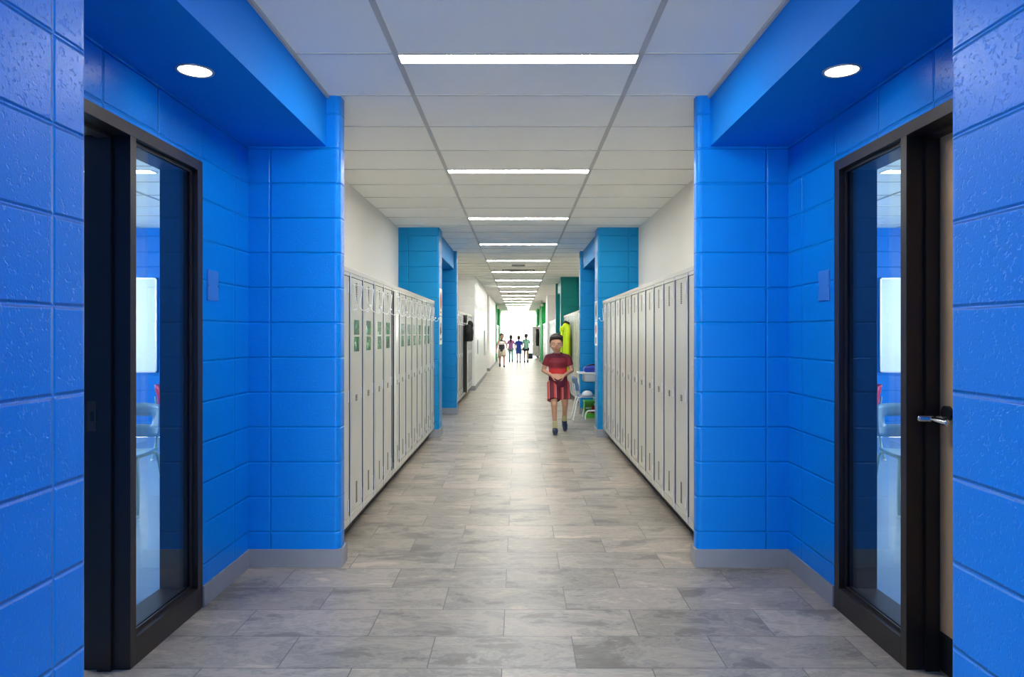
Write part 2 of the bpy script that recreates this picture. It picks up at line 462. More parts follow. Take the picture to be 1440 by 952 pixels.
w = struct('added_back_window', bm, simple('white_window_frame', srgb(245, 245, 245), .4, 0, .01))  # unseen window, added behind the camera to light pillars and ceiling
obj('glass_pane', box(-1.38, 1.38, BACK-.094, BACK-.086, .18, 2.38), m_winglass, w)

# classroom outer walls with a daylight window each
def outer(s, side, wn):
    W = 'wall_'+side
    bm = bmesh.new()
    a, b_ = sorted((s*7.6, s*7.8))
    bx(bm, a, b_, .4, 9.36, 0, .9); bx(bm, a, b_, .4, 9.36, 2.5, CH); bx(bm, a, b_, .4, 4.2, .9, 2.5); bx(bm, a, b_, 7.25, 9.36, .9, 2.5)
    struct(W, bm, m_blue_room)
    bm = bmesh.new()
    for yy in (4.2, 5.7, 7.2): bx(bm, a, b_, yy, yy+.05, .9, 2.5)
    bx(bm, a, b_, 4.2, 7.25, .9, .94); bx(bm, a, b_, 4.2, 7.25, 2.46, 2.5)
    w = struct(wn, bm, m_alu)
    obj('glass_pane', box(s*7.7-.004, s*7.7+.004, 4.2, 7.25, .94, 2.46), m_winglass, w)
outer(-1, 'left', 'window_1'); outer(1, 'right', 'window_2')

# corridor's far end: glazed wall
bm = bmesh.new()
for x in (-AW-.2, -.53, .51, AW+.15): bx(bm, x, x+.03, END, END+.06, 0, CH)
bx(bm, -BW, BW, END, END+.06, CH-.04, CH+.1); bx(bm, -BW, BW, END, END+.06, -.1, .03)
m_winframe = simple('white_window_frame', srgb(245, 245, 245), .4, 0, .01)
w = struct('window_3', bm, m_winframe)
obj('glass_pane', box(-BW+.02, BW-.02, END+.025, END+.033, .03, CH-.04), glass_mat('tinted_end_glass', (.80, .81, .81, 1)), w)
struct('ground', box(-30, 30, END+.06, END+40, -.2, -.1), simple('pale_paving', srgb(205, 205, 200), .8))

# ------------------------------------------------------------------ door frames
def door_frame(s, n):
    d = thing('door_%d' % n, None, None); d['kind'] = 'structure'
    bm = bmesh.new()
    xs = lambda a, b: sorted((s*a, s*b))
    X0, X1 = AW-.004, 1.757
    # jambs, mullion, head, sill: profile = face + deeper stop
    def member(y0, y1, z0, z1):
        bx(bm, *xs(X0, X1), y0, y1, z0, z1, bev=.0015)
    member(3.412, 3.464, 0, 2.212)            # far jamb
    member(2.818, 2.862, 0, 2.162)            # mullion
    member(1.86, 1.912, 0, 2.212)             # near jamb
    member(1.912, 3.412, 2.162, 2.212)        # head
    member(2.862, 3.412, 0, .112)             # sidelight sill
    # glazing stops
    a, b_ = xs(1.597, 1.605); c, e = xs(1.613, 1.635)
    for p, q in ((a, b_), (c, e)):
        bx(bm, p, q, 3.398, 3.412, .112, 2.162); bx(bm, p, q, 2.862, 2.876, .112, 2.162)
        bx(bm, p, q, 2.862, 3.412, .112, .126); bx(bm, p, q, 2.862, 3.412, 2.148, 2.162)
    # door stop on mullion, head and near jamb
    a, b_ = xs(1.64, 1.695)
    bx(bm, a, b_, 2.802, 2.818, 0, 2.162); bx(bm, a, b_, 1.912, 1.928, 0, 2.162); bx(bm, a, b_, 1.912, 2.818, 2.146, 2.162)
    obj('door_frame', bm, m_frame, d)
    obj('glass_pane', box(*xs(1.605, 1.613), 2.863, 3.411, .113, 2.161), m_glass, d)
    if s < 0:
        bm = bmesh.new(); bx(bm, *xs(1.705, 1.742), 2.8145, 2.8185, .965, 1.085)
        bx(bm, *xs(1.716, 1.728), 2.8125, 2.8145, 1.005, 1.045, mi=1)
        obj('strike_plate', bm, [simple('dull_bronze', srgb(96, 72, 58), .4, .6), m_black], d)
    else:
        leaf = obj('door_leaf', box(*xs(1.697, 1.742), 1.917, 2.812, .008, 2.155, bev=.001), m_wood, d)
        bm = bmesh.new(); cyl(bm, (s*1.690, 2.748, 1.045), .030, .014, 'X', 24)
        obj('handle_rose', bm, m_black, leaf, smooth=False)
        bm = bmesh.new()
        cyl(bm, (s*1.668, 2.748, 1.022), .0125, .05, 'X', 16)
        pth = smooth_path([(s*1.650, 2.742, 1.022), (s*1.632, 2.738, 1.022), (s*1.628, 2.70, 1.022), (s*1.628, 2.64, 1.020)], 6)
        tube(bm, pth, [.0125]*len(pth), 12)
        pth = smooth_path([(s*1.66, 2.75, 1.022), (s*1.622, 2.765, 1.022), (s*1.600, 2.775, 1.022), (s*1.596, 2.778, 1.022)], 5)
        tube(bm, pth, [.014]*(len(pth)-3)+[.013, .011, .006], 14)
        obj('door_handle', bm, m_chrome, leaf, smooth=True)
        obj('kick_plate', box(*xs(1.694, 1.697), 1.93, 2.80, .01, .165), m_black, leaf)
door_frame(-1, 1); door_frame(1, 2)

# blue wall plates by the door frames
m_blueplate = simple('blue_painted_plate', (0.04, .20, .66, 1), .35)
for s in (-1, 1):
    t = thing('wall_plate', 'small blue plate on the wall beside the glass by the %s' % ('open doorway' if s < 0 else 'wooden door with steel lever'), 'wall plate', (s*(AW-.001), 3.58, 1.605))
    bm = bmesh.new(); bx(bm, -.006, .006, -.062, .062, -.078, .078, bev=.003); obj('plate', bm, m_blueplate, t)
    for yy in (-.055, .052):
        bm = bmesh.new(); cyl(bm, (-s*.0065, yy, 0), .0035, .002, 'X', 10); obj('screw', bm, m_chrome, t)

# downlights
for s in (-1, 1):
    t = thing('recessed_downlight', 'round white recessed downlight in the blue soffit above the %s' % ('open doorway' if s < 0 else 'wooden door'), 'ceiling light', (s*1.34, 2.887, 2.45))
    bm = bmesh.new()
    pr = [(.062, -.001), (.066, -.005), (.074, -.006), (.0765, -.001), (.0765, .001), (.062, .001)]
    seg = 40; Rg = [[bm.verts.new((r*math.cos(2*PI*k/seg), r*math.sin(2*PI*k/seg), z)) for k in range(seg)] for r, z in pr]
    for i in range(len(pr)):
        A, B = Rg[i], Rg[(i+1) % len(pr)]
        for k in range(seg): bm.faces.new((A[k], A[(k+1) % seg], B[(k+1) % seg], B[k]))
    obj('trim_ring', bm, simple('downlight_ring', srgb(190, 190, 192), .3, .5), t, smooth=True)
    bm = bmesh.new(); cyl(bm, (0, 0, -.0015), .0635, .003, 'Z', 40); obj('lens', bm, m_down, t)

# ------------------------------------------------------------------ ceiling lights
ordn = ['first', 'second', 'third', 'fourth', 'fifth', 'sixth', 'seventh', 'eighth', 'ninth', 'tenth', 'eleventh', 'twelfth', 'thirteenth', 'fourteenth', 'fifteenth', 'sixteenth', 'seventeenth', 'eighteenth', 'nineteenth', 'twentieth']
bm = bmesh.new()
bx(bm, -.597, .597, -.052, .052, -.006, .01); 
proto_l = thing('ceiling_light', 'x', 'ceiling light', (0, 3.515, CH), 0, 'linear ceiling lights along the corridor')
bm2 = bmesh.new()
for yy in (-.056, .052): bx(bm2, -.600, .600, yy, yy+.004, -.008, .01)
for xx in (-.600, .596): bx(bm2, xx, xx+.004, -.052, .052, -.008, .01)
obj('light_frame', bm2, m_tee, proto_l); obj('diffuser', bm, m_light, proto_l)
ys = [3.515+2.4384*k for k in range(0, 18)]
for i, yy in enumerate(ys):
    if i == 0: o = proto_l
    else: o = copy_tree(proto_l); o.location = (0, yy, CH)
    k = i
    if k == 0: o['label'] = 'long bright ceiling light, the largest, above the blue doorways'
    elif k <= 7: o['label'] = 'long bright ceiling light, %s in line counting from the largest' % ordn[k]
    else: o['label'] = 'long ceiling light far along the corridor, small and thin'
# 2x2 diffuser and small units
def diffuser(yc, label, n=4, sx=.30):
    t = thing('air_diffuser', label, 'ceiling vent', (0, yc, CH), 0)
    bm = bmesh.new()
    bx(bm, -sx-.24, sx+.24, -.285, .285, -.006, .01); obj('panel', bm, m_whiteplain, t)
    for k in range(n):
        bm = bmesh.new(); r = .25-.055*k
        for a, b_, c, d in ((-r*1.4, r*1.4, -r, -r+.025), (-r*1.4, r*1.4, r-.025, r), (-r*1.4, -r*1.4+.025, -r, r), (r*1.4-.025, r*1.4, -r, r)):
            bx(bm, a, b_, c, d, -.012-.003*k, -.004)
        obj('vane', bm, m_slot if k % 2 == 0 else m_tee, t)
diffuser(15.35, 'square white air diffuser with dark vanes between the fifth and sixth long lights')
diffuser(24.2, 'small distant air diffuser with dark vanes in the ceiling', 2)
t = thing('ceiling_speaker', 'flat grey grille set in the ceiling before the air diffuser', 'ceiling grille', (0, 14.2, CH))
bm = bmesh.new(); bx(bm, -.135, .135, -.12, .12, -.008, .004, bev=.002)
for k in range(8): bx(bm, -.12, .12, -.105+.028*k, -.098+.028*k, -.012, -.006)
obj('grille', bm, simple('grey_grille', srgb(130, 130, 130), .5), t)
# hanging fixture on the right
t = thing('hanging_camera', 'small white fixture hanging from the ceiling before the nearest green pillar', 'ceiling fixture', (.99, 29.4, CH))
bm = bmesh.new(); cyl(bm, (0, 0, -.09), .02, .18, 'Z', 12); cyl(bm, (0, 0, -.004), .05, .01, 'Z', 20); obj('stem', bm, m_tee, t)
bm = bmesh.new(); ell(bm, (0, 0, -.2), .06, .06, .05); bx(bm, -.05, .05, -.05, .05, -.21, -.17, bev=.01); obj('head', bm, m_tee, t)

# classroom lights
for s in (-1, 1):
    for x, yy in ((3.72, 5.97), (3.72, 3.5), (6.2, 5.97)):
        t = copy_tree(proto_l); t.location = (s*x, yy, CH); t['group'] = 'linear lights in the classrooms'
        for c in t.children:
            if c.name.startswith('diffuser'):
                c.data = c.data.copy(); c.data.materials.clear(); c.data.materials.append(m_roomlight)
        side = 'classroom with the open doorway' if s < 0 else 'classroom behind the wooden door'
        t['label'] = 'bright linear light seen through the glass in the '+side if (x, yy) == (3.72, 5.97) else 'unseen linear light on the ceiling of the '+side

# ------------------------------------------------------------------ lockers
LW, LZ0, LZ1, LD = .38, .117, 1.757, .445
def locker_proto(hook=False, pics=False):
    t = thing('locker', 'x', 'locker')
    bm = bmesh.new(); h = LW/2
    bx(bm, -h, -h+.014, -.010, LD, LZ0, LZ1); bx(bm, h-.014, h, -.010, LD, LZ0, LZ1)
    bx(bm, -h+.014, h-.014, -.008, LD, LZ1-.022, LZ1); bx(bm, -h+.014, h-.014, -.008, LD, LZ0, LZ0+.05)
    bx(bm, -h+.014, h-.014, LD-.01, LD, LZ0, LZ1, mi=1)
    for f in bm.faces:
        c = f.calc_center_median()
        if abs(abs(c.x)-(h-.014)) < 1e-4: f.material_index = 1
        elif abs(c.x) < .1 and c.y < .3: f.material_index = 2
    bx(bm, -h+.014, h-.014, .01, LD-.01, 1.42, 1.43, mi=1)   # shelf
    obj('locker_body', bm, [m_lframe, m_lint, m_ldoor], t)
    # door, hinge line at x = +.172
    d = bpy.data.objects.new('door', None)
    bm = bmesh.new()
    bx(bm, -.339, 0, -.004, .014, LZ0+.052, LZ1-.026, bev=.002)
    d = obj('door', bm, m_ldoor, t, loc=(.1725, 0, 0))
    # inner fold of the door edge
    cx = -.1725
    for z0, n in ((1.562, 12), (.210, 12)):
        bm = bmesh.new()
        for k in range(n):
            for xx in (-.018, .004):
                bx(bm, cx+xx, cx+xx+.014, -.0055, -.0038, z0+.0122*k, z0+.0122*k+.0068)
        obj('vent_slots', bm, m_slot, d)
    bm = bmesh.new(); bx(bm, cx-.024, cx+.024, -.0065, -.004, .902, .944, bev=.001)
    bx(bm, cx-.006, cx+.006, -.0075, -.0065, .930, .937, mi=1); bx(bm, cx-.006, cx+.006, -.0075, -.0065, .909, .921, mi=1)
    obj('number_plate', bm, [m_plate, m_ldoor], d)
    for z0 in (1.625, .91, .205):
        bm = bmesh.new(); bx(bm, -.045, -.020, -.008, -.004, z0, z0+.075, bev=.001)
        for k in range(5): bx(bm, -.036, -.029, -.009, -.0078, z0+.008+.014*k, z0+.014+.014*k)
        obj('hinge', bm, m_strip, d)
    if hook:
        bm = bmesh.new(); C = -.1725
        w = .0030
        tube(bm, smooth_path([(C-.125, -.006, 1.678), (C-.12, -.018, 1.684), (C, -.02, 1.687), (C+.115, -.018, 1.69), (C+.125, -.006, 1.70)], 4), w, 6)
        tube(bm, smooth_path([(C-.12, -.018, 1.684), (C-.085, -.018, 1.61), (C-.05, -.018, 1.535), (C-.065, -.012, 1.522), (C-.11, -.008, 1.518)], 4), w, 6)
        pth = smooth_path([(C+.118, -.018, 1.69), (C+.09, -.018, 1.64), (C+.04, -.018, 1.565), (C+.03, -.024, 1.535), (C+.04, -.045, 1.518), (C+.055, -.070, 1.528), (C+.06, -.082, 1.548)], 4)
        tube(bm, pth, w, 6)
        ell(bm, (C+.06, -.083, 1.552), .011, .011, .011, u=10, v=8)
        obj('coat_hook', bm, m_wire, d, smooth=True)
    if pics:
        for z0 in (1.352, 1.238):
            bm = bmesh.new(); bx(bm, -.1725-.07, -.1725+.075, -.0062, -.004, z0, z0+.1)
            obj('picture', bm, m_pic, d)
    return t

def pic_mat():
    m, nt, b = newmat('green_photo'); tc = nt.nodes.new('ShaderNodeTexCoord'); g = nt.nodes.new('ShaderNodeNewGeometry')
    n = nt.nodes.new('ShaderNodeTexNoise'); n.inputs['Scale'].default_value = 16; n.inputs['Detail'].default_value = 5
    nt.links.new(g.outputs['Position'], n.inputs['Vector'])
    cr = nt.nodes.new('ShaderNodeValToRGB'); nt.links.new(n.outputs['Fac'], cr.inputs['Fac'])
    e = cr.color_ramp.elements; e[0].position = .35; e[0].color = srgb(22, 62, 48); e[1].position = .72; e[1].color = srgb(215, 235, 225)
    q = e.new(.5); q.color = srgb(44, 108, 76); q = e.new(.62); q.color = srgb(90, 150, 110)
    nt.links.new(cr.outputs['Color'], b.inputs['Base Color']); b.inputs['Roughness'].default_value = .25
    return m
m_pic = pic_mat()
P_plain = locker_proto(); P_hook = locker_proto(True, False); P_full = locker_proto(True, True); P_pic = locker_proto(False, True)

def row(s, y0, n, label, group, kinds=None, ajar=None, first=None, x=XL, skip=(), depthcap=True, name=None):
    out = []
    for i in range(n):
        if i in skip: out.append(None); continue
        P = (kinds(i) if kinds else P_plain)
        o = copy_tree(P)
        o.location = (s*x, y0+LW*(i+.5), 0); o.rotation_euler = (0, 0, PI/2 if s < 0 else -PI/2)
        o['label'] = label(i) if callable(label) else label; o['group'] = group
        a = (ajar or {}).get(i, 0)
        if a:
            for c in o.children:
                if c.name.startswith('door'): c.rotation_euler = (0, 0, math.radians(a))
        out.append(o)
    # sloping cap strip and recessed plinth run over the whole row
    y1 = y0+n*LW
    a, b_ = sorted((s*(x-.0115), s*AW))
    c = obj('locker_top_cap', box(a, b_, y0, y1, LZ1, LZ1+.03, bev=.002), m_lcap)
    tag(c, 'beige metal cap on top of the '+name, 'locker cap')
    a, b_ = sorted((s*(x+.07), s*(AW-.01)))
    c = obj('locker_plinth', box(a, b_, y0, y1, 0, LZ0), m_black)
    tag(c, 'recessed black plinth under the '+name, 'plinth')
    return out

KL = lambda i: P_plain if i == 0 else (P_hook if i in (5, 12) else P_full)
A = row(-1, 4.19, 13, lambda i: ('plain beige locker next to the blue pillar, facing the row of plain doors' if i == 0 else
        'beige locker standing open with dark interior, between hook-fitted neighbours' if i == 5 else
        'beige locker with wire coat hook%s, %s from the blue pillar' % (' and green pictures' if i != 12 else '', ordn[i])),
        'lockers with wire hooks between blue and teal pillars', KL, {5: 5.5, 10: 3.0, 3: 1.4, 12: 0}, name='near locker row with wire hooks')
B = row(1, 4.16, 13, lambda i: 'plain beige locker with bare door, %s from the blue pillar' % ordn[i],
        'plain lockers between blue and teal pillars', lambda i: P_hook if i == 12 else P_plain, None, name='near locker row with bare doors')
B[12]['label'] = 'beige locker with wire hook at the teal end of the bare-door row'
Cc = row(-1, 11.97, 12, lambda i: ('beige locker standing ajar, dark inside, behind the hanging black coat' if i == 5 else
         'beige locker, %s past the teal pillar in the black-coat row' % ordn[i]),
         'lockers beyond the teal pillar beside the white wall', lambda i: P_hook, {5: 17}, name='locker row that holds the black coat')
D = row(1, 11.97, 13, lambda i: ('beige locker behind a lime jacket' + (', its door swung out' if i == 7 else ', %s past the teal pillar' % ordn[i]) if i in (6, 7, 9) else
        'beige locker %s past the teal pillar in the row with lime jackets' % ordn[i]),
        'lockers beyond the teal pillar with the lime jackets', None, None, name='locker row that holds the lime jackets')
row(1, 19.62, 14, 'pale locker in the row between the emerald pillar and the white pillar', 'lockers between emerald and white pillars', name='locker row between emerald and white pillars')
row(1, 26.62, 13, 'pale distant locker in the row just before the nearest green pillar', 'lockers before the green pillars', name='locker row before the nearest green pillar')
for s in (-1, 1):
    sd = 'behind the boy in the tank top' if s < 0 else 'behind the open beige locker door'
    r_ = row(s, 34.02, 13, 'tiny distant locker between two green pillars, '+sd, 'distant lockers '+sd, ajar={9: 88, 12: 80} if s > 0 else None, name='distant row '+sd)
    if s > 0:
        r_[9]['label'] = 'distant beige locker, door swung wide into the corridor, yellow sticker on it'
        r_[12]['label'] = 'distant locker with grey door swung open just behind the stickered beige door'
        for c in r_[9].children:
            if c.name.startswith('door'):
                bm = bmesh.new(); cyl(bm, (-.20, .0155, 1.36), .045, .003, 'Y', 16); obj('sticker', bm, simple('yellow_sticker', srgb(235, 190, 30), .5), c)
        for c in r_[12].children:
            if c.name.startswith('door'):
                c.data = c.data.copy(); c.data.materials.clear(); c.data.materials.append(simple('grey_door_paint', srgb(150, 155, 155), .4))
    row(s, 41.95, 13, 'tiny locker near the bright end window, '+sd, 'lockers at the end '+sd, name='last row '+sd)
for P in (P_plain, P_hook, P_full, P_pic):
    for o in list(P.children):
        for c in list(o.children): bpy.data.objects.remove(c)
        bpy.data.objects.remove(o)
    bpy.data.objects.remove(P)

# ------------------------------------------------------------------ posters
def poster(s, y0, y1, z0, z1, label, art):
    t = thing('poster', label, 'poster', (s*(CW-.0015), (y0+y1)/2, z0), 0, None)
    w = (y1-y0)/2; h = z1-z0
    obj('sheet', box(-.0015, .0015, -w, w, 0, h), simple('poster_paper', srgb(240, 240, 236), .4, 0, .01), t)
    for nm, shp, colr in art:
        bm = bmesh.new()
        vs = [bm.verts.new((-s*.0022, (u-.5)*2*w, v*h)) for u, v in shp]
        f = bm.faces.new(vs); r = bmesh.ops.extrude_face_region(bm, geom=[f])
        for v in r['geom']:
            if isinstance(v, bmesh.types.BMVert): v.co.x += s*.0008
        obj(nm, bm, simple('ink', srgb(*colr), .5), t)
def blob(cu, cv, ru, rv, n=18, k=0, seed=0):
    random.seed(seed); return [(cu+ru*math.cos(2*PI*i/n)*(1+k*random.uniform(-1, 1)), cv+rv*math.sin(2*PI*i/n)*(1+k*random.uniform(-1, 1))) for i in range(n)]
poster(-1, 9.17, 9.47, 1.595, 1.96, 'white poster with a red leaf shape, upper one on the teal pillar', [('red_shape', blob(.5, .55, .24, .32), (190, 52, 52)), ('caption', [(.3, .1), (.7, .1), (.7, .17), (.3, .17)], (150, 150, 148))])
poster(-1, 9.17, 9.47, 1.215, 1.585, 'white poster with a black ink figure, lower one on the teal pillar', [('black_shape', blob(.45, .5, .3, .14, 22, .3, 3), (45, 48, 50)), ('black_shape', blob(.52, .68, .15, .12, 18, .25, 4), (40, 42, 46)), ('caption', [(.2, .14), (.8, .17), (.75, .23), (.25, .2)], (90, 90, 92))])
poster(1, 9.17, 9.47, 1.53, 1.79, 'pale blue poster with a dark figure on the teal pillar near the desk', [('ground', [(.05, .05), (.95, .05), (.95, .95), (.05, .95)], (165, 190, 205))])
poster(1, 9.17, 9.47, 1.2, 1.52, 'pale poster with pink and red shapes below the dark-figure poster', [('pink_shape', blob(.5, .68, .35, .2, 18, .2, 5), (196, 120, 138)), ('blue_block', [(.3, .08), (.75, .08), (.75, .34), (.3, .34)], (90, 130, 170))])
bm = bmesh.new(); 
o = [x for x in COL.objects if x.name.startswith('poster')][2]
vs = [bm.verts.new((-.0034, (u-.5)*.3, v*.26)) for u, v in blob(.45, .5, .24, .36, 18, .2, 9)]
f = bm.faces.new(vs); r = bmesh.ops.extrude_face_region(bm, geom=[f])
for v in r['geom']:
    if isinstance(v, bmesh.types.BMVert): v.co.x += .0008
obj('dark_shape', bm, simple('ink', srgb(40, 42, 56), .5), o)

# notice and panel on the far white wall
t = thing('notice', 'small navy notice on the long white block wall', 'notice', (-CW+.002, 17.75, .86)); obj('sheet', box(-.004, .006, -.16, .16, 0, .32, bev=.001), simple('navy_notice', srgb(60, 80, 130), .4), t)
obj('margin', box(-.004, .004, -.18, .18, -.02, .34), m_board, t)
t = thing('wall_panel', 'grey metal panel on the long white block wall, beyond the navy notice', 'wall panel', (-CW+.002, 21.4, .70)); obj('panel', box(-.004, .03, -.32, .32, 0, .75, bev=.006), simple('grey_panel', srgb(165, 168, 170), .3, .5), t)
obj('panel_inset', box(.03, .034, -.25, .25, .12, .66, bev=.001), m_strip, t)

# ------------------------------------------------------------------ classroom contents
def whiteboard(s):
    t = thing('whiteboard', 'wall-mounted whiteboard seen through the glass beside the %s' % ('open doorway' if s < 0 else 'wooden door'), 'whiteboard', (s*5.96, 9.16, .85))
    obj('panel', box(-1.2, 1.2, -.022, -.004, .015, 1.225), m_board, t)
    bm = bmesh.new(); bx(bm, -1.22, 1.22, -.03, 0, 0, .018); bx(bm, -1.22, 1.22, -.03, 0, 1.222, 1.24); bx(bm, -1.22, -1.2, -.03, 0, 0, 1.24); bx(bm, 1.2, 1.22, -.03, 0, 0, 1.24)
    obj('frame', bm, m_alu, t)
    obj('pen_tray', box(-.8, .8, -.09, -.03, 0, .018, bev=.003), m_alu, t)
whiteboard(-1); whiteboard(1)

def school_chair(name, label, m_pl, loc, rz, k=1.0, m_lg=None, group=None):
    """faces -y; seat .44 high; shell back with slot"""
    m_lg = m_lg or m_legs
    t = thing(name, label, 'chair', loc, rz, group)
    # seat: curved grid with thickness
    bm = bmesh.new(); nx, ny = 12, 10; G = []
    for j in range(ny+1):
        v = j/ny
        r_ = []
        for i in range(nx+1):
            u = i/nx*2-1
            y_ = -.20+.39*v
            wx = .215*(1-.10*max(0, v-.6)/.4-.22*max(0, .2-v)/.2)
            z_ = .445-.012*math.cos(u*PI/2)*math.sin(v*PI)-.03*max(0, .22-v)**1*4*.22+.01*abs(u)**3
            r_.append(Vector((wx*u*(1-.0*v), y_, z_)))
        G.append(r_)
    def solid(G, off):
        A = [[bm.verts.new(p) for p in r_] for r_ in G]
        B_ = [[bm.verts.new(p+off(p)) for p in r_] for r_ in G]
        ny_, nx_ = len(G)-1, len(G[0])-1
        for j in range(ny_):
            for i in range(nx_):
                if G is Gb and (5 > j >= 3) and (3 <= i < nx_-3): continue
                bm.faces.new((A[j][i], A[j][i+1], A[j+1][i+1], A[j+1][i])); bm.faces.new((B_[j][i], B_[j+1][i], B_[j+1][i+1], B_[j][i+1]))
        es = [e for e in bm.edges if len(e.link_faces) == 1]
        key = {}
        for j in range(ny_+1):
            for i in range(nx_+1): key[A[j][i]] = B_[j][i]
        for e in es:
            a, b_ = e.verts
            if a in key and b_ in key:
                try: bm.faces.new((a, b_, key[b_], key[a]))
                except ValueError: pass
    Gb = None
    solid(G, lambda p: Vector((0, 0, -.012)))
    obj('seat', bm, m_pl, t, smooth=True)
    bm = bmesh.new(); Gb = []
    for j in range(9):
        v = j/8; r_ = []
        for i in range(17):
            u = i/16*2-1
            z_ = .535+.265*v
            wx = .225*(1-.04*v-.06*(abs(v-.5)*2)**6)
            y_ = .215+.045*v-.075*abs(u)**2.2
            zz = z_-.012*abs(u)**6*(1 if v > .5 else -1)
            r_.append(Vector((wx*u, y_, zz)))
        Gb.append(r_)
    solid(Gb, lambda p: Vector((0, .012, 0)))
    obj('backrest', bm, m_pl, t, smooth=True)
    for s in (-1, 1):
        bm = bmesh.new(); x = s*.19
        pth = smooth_path([(x*1.12, -.215, .008), (x*1.08, -.19, .25), (x*1.0, -.165, .395), (x*.95, -.12, .428), (x*.95, 0, .43), (x*.98, .12, .428), (x*1.03, .17, .39), (x*1.1, .215, .2), (x*1.16, .255, .008)], 5)
        tube(bm, pth, .0125, 10); obj('leg', bm, m_lg, t, smooth=True)
        bm = bmesh.new()
        pth = smooth_path([(x*.9, .05, .428), (x*.92, .165, .43), (x*.92, .20, .48), (x*.92, .222, .58), (x*.92, .232, .68)], 5)
        tube(bm, pth, .010, 10); obj('back_support', bm, m_lg, t, smooth=True)
        for yy in (-.215, .255):
            bm = bmesh.new(); cyl(bm, (x*(1.12 if yy < 0 else 1.16), yy, .009), .017, .018, 'Z', 12); obj('foot_cap', bm, m_board, t)
    t.scale = (k, k, k)
    return t
for s in (-1, 1):
    rm = 'open doorway' if s < 0 else 'wooden door'
    school_chair('school_chair', 'pale blue shell chair in front, behind the glass by the '+rm, m_chairblue, (s*3.045, 5.345, 0), -s*math.radians(5))
    school_chair('school_chair', 'second pale blue chair partly hidden behind the first, by the '+rm, m_chairblue, (s*2.90, 6.37, 0), 0)
    c = school_chair('school_chair', 'red shell chair at the back of the room behind the '+rm, m_chairred, (s*3.74, 7.75, 0), -s*math.radians(106))

# ------------------------------------------------------------------ alcove desk group (right, teal alcove)
m_desk = simple('desk_top_laminate', srgb(225, 224, 218), .3)
m_bookbox = simple('grey_book_box', srgb(214, 216, 214), .4)
t = thing('school_desk', 'small white school desk with open book box in the teal alcove', 'desk', (1.27, 11.12, 0))
obj('desk_top', box(-.325, .29, -.23, .23, .725, .745, bev=.008), m_desk, t)
bm = bmesh.new(); bx(bm, -.235, .22, -.2, .2, .60, .612); bx(bm, -.235, .22, -.2, -.19, .60, .725); bx(bm, -.235, .22, .19, .2, .60, .725); bx(bm, .21, .22, -.19, .19, .61, .725)
obj('book_box', bm, m_bookbox, t)
for yy in (-.2, .2):
    bm = bmesh.new()
    tube(bm, smooth_path([(-.225, yy, .008), (-.222, yy, .07), (-.195, yy, .135), (-.13, yy, .15), (.12, yy, .15), (.2, yy, .13), (.225, yy, .06), (.226, yy, .008)], 4), .0125, 10)
    obj('foot_rail', bm, m_wire, t, smooth=True)
    bm = bmesh.new(); tube(bm, [(.05, yy, .15), (.05, yy, .60)], .014, 10); obj('leg', bm, m_wire, t, smooth=True)
m_chairgb = simple('chair_plastic_greyblue', srgb(96, 124, 160), .4)
school_chair('school_chair', 'grey-blue chair with white tube legs at the small alcove desk', m_chairgb, (1.075, 11.13, 0), math.radians(90), .84, m_wire)
# bag on desk
m_bag = simple('blue_bag_cloth', srgb(28, 60, 170), .6, 0, .15, 20, .3)
t = thing('pencil_bag', 'bright blue zipped bag with black handle lying on the small desk', 'bag', (1.23, 11.12, .745))
bm = bmesh.new(); bx(bm, -.19, .19, -.11, .11, .0, .085, bev=.03); ell(bm, (0, 0, .075), .17, .1, .035); soft('bag_body', bm, m_bag, t, .008)
bm = bmesh.new(); tube(bm, smooth_path([(-.15, -.02, .088), (-.08, -.02, .115), (0, -.02, .122), (.1, -.02, .115), (.16, -.02, .095)], 4), .012, 8); obj('bag_handle', bm, m_black, t, smooth=True)
bm = bmesh.new(); tube(bm, [(-.17, -.112, .06), (.17, -.112, .06)], .004, 6); obj('zipper', bm, m_black, t)
# white cap/ball on chair
t = thing('sun_cap', 'white rounded cap resting on the seat of the alcove chair', 'cap', (1.10, 11.13, .372))
bm = bmesh.new(); loft(bm, [((0, 0, .002), .088, .09), ((0, 0, .03), .086, .088), ((0, 0, .055), .07, .072), ((0, 0, .072), .04, .042), ((0, 0, .078), .01, .01)]); obj('crown', bm, m_board, t, smooth=True)
bm = bmesh.new(); loft(bm, [((-.05, -.04, .001), .09, .07), ((-.05, -.04, .008), .088, .068)]); obj('brim', bm, m_board, t)
# green crate with red things
m_crate = simple('lime_plastic', srgb(90, 190, 50), .4)
t = thing('storage_crate', 'lime green plastic crate on the floor beneath the alcove desk', 'crate', (1.24, 11.36, 0))
bm = bmesh.new(); w_, d_, h_ = .17, .13, .27
bx(bm, -w_, w_, -d_, d_, .0, .012)
for x0, x1, y0, y1 in ((-w_, -w_+.01, -d_, d_), (w_-.01, w_, -d_, d_), (-w_, w_, d_-.01, d_)): bx(bm, x0, x1, y0, y1, .01, h_)
bx(bm, -w_, w_, -d_, -d_+.01, .01, .08); bx(bm, -w_, w_, -d_, -d_+.01, .235, h_)
for k in range(5): xx = -w_+k*(2*w_-.014)/4; bx(bm, xx, xx+.014, -d_, -d_+.01, .08, .235)
bx(bm, -w_-.012, w_+.012, -d_-.012, d_+.012, h_-.02, h_-.008)
obj('crate_body', bm, m_crate, t)
